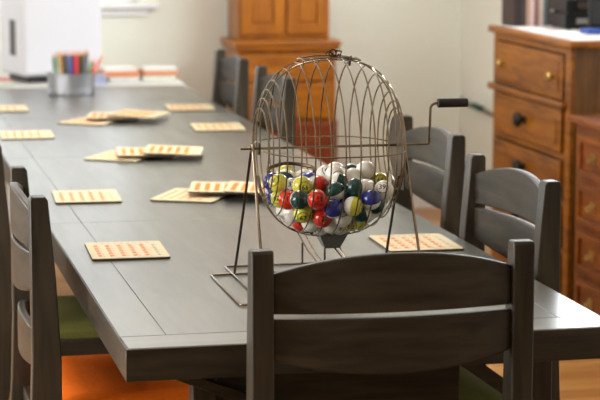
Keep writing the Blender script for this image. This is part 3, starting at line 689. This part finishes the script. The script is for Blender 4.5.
# ----------------------------------------------------------------- dresser
DX, DY0, DY1, DZ = 2.655, 7.34, 8.27, 1.06
dd = thing('dresser', 'honey oak chest of drawers against the right wall with stereo and books on top', 'dresser', (2.86, 7.8, 0))
def db(bm, x0, x1, y0, y1, z0, z1): add_box(bm, x0-2.86, x1-2.86, y0-7.8, y1-7.8, z0, z1)
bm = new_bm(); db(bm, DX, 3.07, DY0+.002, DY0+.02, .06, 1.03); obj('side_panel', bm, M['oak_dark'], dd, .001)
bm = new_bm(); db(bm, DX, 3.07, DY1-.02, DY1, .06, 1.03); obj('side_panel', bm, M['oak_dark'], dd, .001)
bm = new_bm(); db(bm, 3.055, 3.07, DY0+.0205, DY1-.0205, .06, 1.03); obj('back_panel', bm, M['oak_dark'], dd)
bm = new_bm()
db(bm, DX-.018, DX-.0005, DY0, DY0+.062, .0, 1.03); db(bm, DX-.018, DX-.0005, DY1-.04, DY1, 0, 1.03)
for z0, z1 in ((1.005, 1.03), (.80, .825), (.608, .63), (.430, .452), (.25, .272), (.06, .085)): db(bm, DX-.018, DX-.0005, DY0+.062, DY1-.04, z0, z1)
db(bm, DX+.0005, 3.0, DY0+.03, DY1-.03, .0, .06)
obj('face_frame', bm, M['oak_y'], dd, .002)
bm = new_bm(); db(bm, DX-.035, 3.075, DY0-.03, DY1+.035, 1.0305, DZ); obj('dresser_top', bm, M['oak_y'], dd, .008, 3)
bm = new_bm(); db(bm, DX-.040, DX-.0185, DY0+.035, DY1+.018, .800, .826); obj('waist_moulding', bm, M['oak_y'], dd, .006, 3)
def knob(x, y, z, r, mat, parent, o0):
    bm = new_bm(); Mx = Matrix.Translation(Vector((x, y, z))-Vector(o0)) @ Matrix.Rotation(-PI/2, 4, 'Y')
    add_lathe(bm, [(0, 0), (r*.45, 0), (r*.4, r*.5), (r*.9, r*.75), (r, r*1.1), (r*.75, r*1.5), (0, r*1.65)], 20, Mx); obj('knob', bm, mat, parent)
for i, (z0, z1) in enumerate(((.830, 1.0), (.635, .795), (.457, .603), (.277, .425), (.09, .245))):
    xo = DX-.026 if i == 0 else DX-.032
    bm = new_bm(); db(bm, xo, DX-.0185, DY0+.068, DY1-.046, z0, z1); dw = obj('drawer', bm, M['oak_y'], dd, .005, 3)
    bm = new_bm(); db(bm, xo-.005, xo-.0003, DY0+.068+.035, DY1-.046-.035, z0+.028, z1-.028); obj('raised_panel', bm, M['oak_y'], dw, .003)
    if i == 0:
        for y in (7.50, 8.11): knob(xo-.005, y, .915, .017, M['brass'], dw, (2.86, 7.8, 0))
    else: knob(xo-.005, 7.80, (z0+z1)/2+.005, .030, M['iron'], dw, (2.86, 7.8, 0))
# second chest
CDX, CY0_, CY1_, CZ_ = 2.615, 6.15, 7.20, .80
cc = thing('drawer_chest', 'lower reddish oak chest with small brass pulls at the right edge, nearer than the dresser', 'chest of drawers', (2.84, 6.7, 0))
def cb(bm, x0, x1, y0, y1, z0, z1): add_box(bm, x0-2.84, x1-2.84, y0-6.7, y1-6.7, z0, z1)
bm = new_bm(); cb(bm, CDX, 3.07, CY0_, CY1_, .0, .775); obj('carcass', bm, M['red_oak_z'], cc, .002)
bm = new_bm(); cb(bm, CDX-.03, 3.075, CY0_-.02, CY1_+.02, .7755, CZ_); obj('chest_top', bm, M['red_oak'], cc, .006, 3)
for cidx in range(3):
    y1 = CY1_-.045-cidx*.34; y0 = y1-.30
    for r in range(4):
        z1 = .735-r*.175; z0 = z1-.145
        bm = new_bm()
        cb(bm, CDX-.016, CDX-.0003, y0, y0+.03, z0, z1); cb(bm, CDX-.016, CDX-.0003, y1-.03, y1, z0, z1); cb(bm, CDX-.016, CDX-.0003, y0+.03, y1-.03, z0, z0+.024); cb(bm, CDX-.016, CDX-.0003, y0+.03, y1-.03, z1-.024, z1)
        dw = obj('drawer', bm, M['red_oak'], cc, .002)
        bm = new_bm(); cb(bm, CDX-.005, CDX-.0004, y0+.0303, y1-.0303, z0+.0243, z1-.0243); obj('drawer_panel', bm, M['red_oak'], dw, .002)
        bm = new_bm(); yc, zc = (y0+y1)/2-2*0, (z0+z1)/2
        cb(bm, CDX-.008, CDX-.0052, yc-.024, yc+.024, zc-.018, zc+.018)
        add_tube(bm, [(CDX-.008-2.84, yc-6.7-.016, zc+.006), (CDX-.024-2.84, yc-6.7-.013, zc-.006), (CDX-.026-2.84, yc-6.7, zc-.012), (CDX-.024-2.84, yc-6.7+.013, zc-.006), (CDX-.008-2.84, yc-6.7+.016, zc+.006)], .0035, 8)
        obj('pull', bm, M['brass'], dw)
bm = new_bm(); cb(bm, 2.66, 2.78, 6.86, 7.02, .8005, .812); o = obj('paper_stack', bm, m3, None, .001); o.location = (2.84, 6.7, 0)
o.data.transform(Matrix.Translation((2.84-2.72, 6.7-6.94, -.8005))); o.location = (2.72, 6.94, .8005); tag(o, 'small white paper stack on the reddish chest at the right edge', 'paper')

# things on the dresser
bm = new_bm(); add_box(bm, 2.648, 3.07, 7.325, 8.285, DZ+.0004, DZ+.0024); rn = obj('table_runner', bm, plain('runner_cloth', 226, 222, 220, .9), None, .001); tag(rn, 'pale cloth runner covering the top of the tall dresser', 'cloth')
TOPZ = DZ+.0030
bkc = [(60, 40, 34), (44, 40, 42), (70, 60, 56), (186, 150, 130), (226, 200, 196), (150, 110, 96), (214, 196, 188), (96, 108, 110), (70, 70, 66)]
bn = ['dark brown', 'black', 'dark grey', 'tan', 'pale pink', 'brown', 'cream', 'slate grey', 'charcoal']
xx = 2.672
for i, (c, nme) in enumerate(zip(bkc, bn)):
    w = .014+.006*((i*7) % 4)/3; h = .24-.012*((i*5) % 4)
    mb = plain('spine_%d' % i, *c)
    t = thing('book', '%s upright book in the row at the left end of the dresser top' % nme, 'book', (xx+w/2, 8.20, TOPZ), 0, 'upright books on the dresser')
    bm = new_bm(); add_box(bm, -w/2, -w/2+.002, -.07, .08, 0, h); add_box(bm, w/2-.002, w/2, -.07, .08, 0, h); add_box(bm, -w/2, w/2, -.073, -.0702, 0, h); obj('cover', bm, mb, t)
    bm = new_bm(); add_box(bm, -w/2+.0022, w/2-.0022, -.07, .076, .003, h-.003); obj('pages', bm, PG, t)
    xx += w+.0012
def deck(label, z0, h, dx, silver):
    t = thing('disc_player', label, 'player', (2.93+dx, 7.99, z0), R_(0), 'players stacked on the dresser')
    bm = new_bm(); add_box(bm, -.125, .125, -.10, .10, .006, h); obj('case', bm, M['black'], t, .003)
    bm = new_bm(); add_box(bm, -.075, .045, -.1022, -.1002, h*.35, h*.72); obj('front_display', bm, silver, t)
    for sx in (-.1, .1):
        for sy in (-.075, .075):
            bm = new_bm(); add_box(bm, sx-.01, sx+.01, sy-.01, sy+.01, 0, .0058); obj('foot', bm, M['black'], t)
deck('lower black disc player on the dresser between the books and the screen', TOPZ, .062, 0, plain('grey_display', 150, 146, 140))
deck('upper black disc player stacked on the lower one on the dresser', TOPZ+.0625, .060, .004, plain('brown_display', 84, 66, 58))
tv = thing('screen', 'black flat screen standing at the right end of the dresser top', 'screen', (2.975, 7.745, TOPZ), R_(0))
bm = new_bm(); add_box(bm, -.05, .05, -.035, .06, 0, .010); add_box(bm, -.02, .02, .0145, .034, .0105, .05); obj('stand', bm, M['black'], tv, .003)
bm = new_bm(); add_box(bm, -.122, .108, -.012, .014, .022, .36); obj('bezel', bm, M['black'], tv, .004)
bm = new_bm(); add_box(bm, -.108, .094, -.0142, -.0123, .036, .346); obj('screen_glass', bm, M['tv'], tv)
flat('folded_cloth', 'bright blue folded cloth in front of the black screen', 'cloth', 2.80, 2.99, 7.60, 7.70, TOPZ, TOPZ+.018, plain('blue_cloth', 52, 84, 170), None, 0, plain('blue_cloth_fold', 56, 92, 180))
flat('booklet', 'white booklet on the front of the dresser runner, beside the blue cloth', 'booklet', 2.665, 2.76, 7.46, 7.70, TOPZ, TOPZ+.006, m3)
flat('paper_slip', 'small pink paper slip on the front edge of the dresser runner', 'paper', 2.675, 2.73, 7.73, 7.79, TOPZ, TOPZ+.004, plain('pink_paper', 236, 130, 140))
# cable between the wall and the dresser
ca = thing('cable', 'dark cable with a green plug running from the wall to the dresser back', 'cable', (3.05, 9.9, .55))
bm = new_bm(); add_tube(bm, [(.038, .30, .02), (.02, .24, .012), (.0, .1, .004), (-.01, -.25, .0), (-.02, -.8, -.01), (-.05, -1.5, -.03)], .009, 8); obj('cord', bm, M['black'], ca)
bm = new_bm(); add_tube(bm, [(-.002, -.02, .010), (-.006, -.16, .006)], .016, 10); obj('plug', bm, plain('green_plug', 30, 80, 64), ca)

# ------------------------------------------------------------------ output
sc.view_settings.view_transform = 'Standard'; sc.view_settings.look = 'None'; sc.view_settings.gamma = 1
sc.view_settings.exposure = 0.4
sc.view_settings.use_curve_mapping = False
sc.cycles.max_bounces = 8
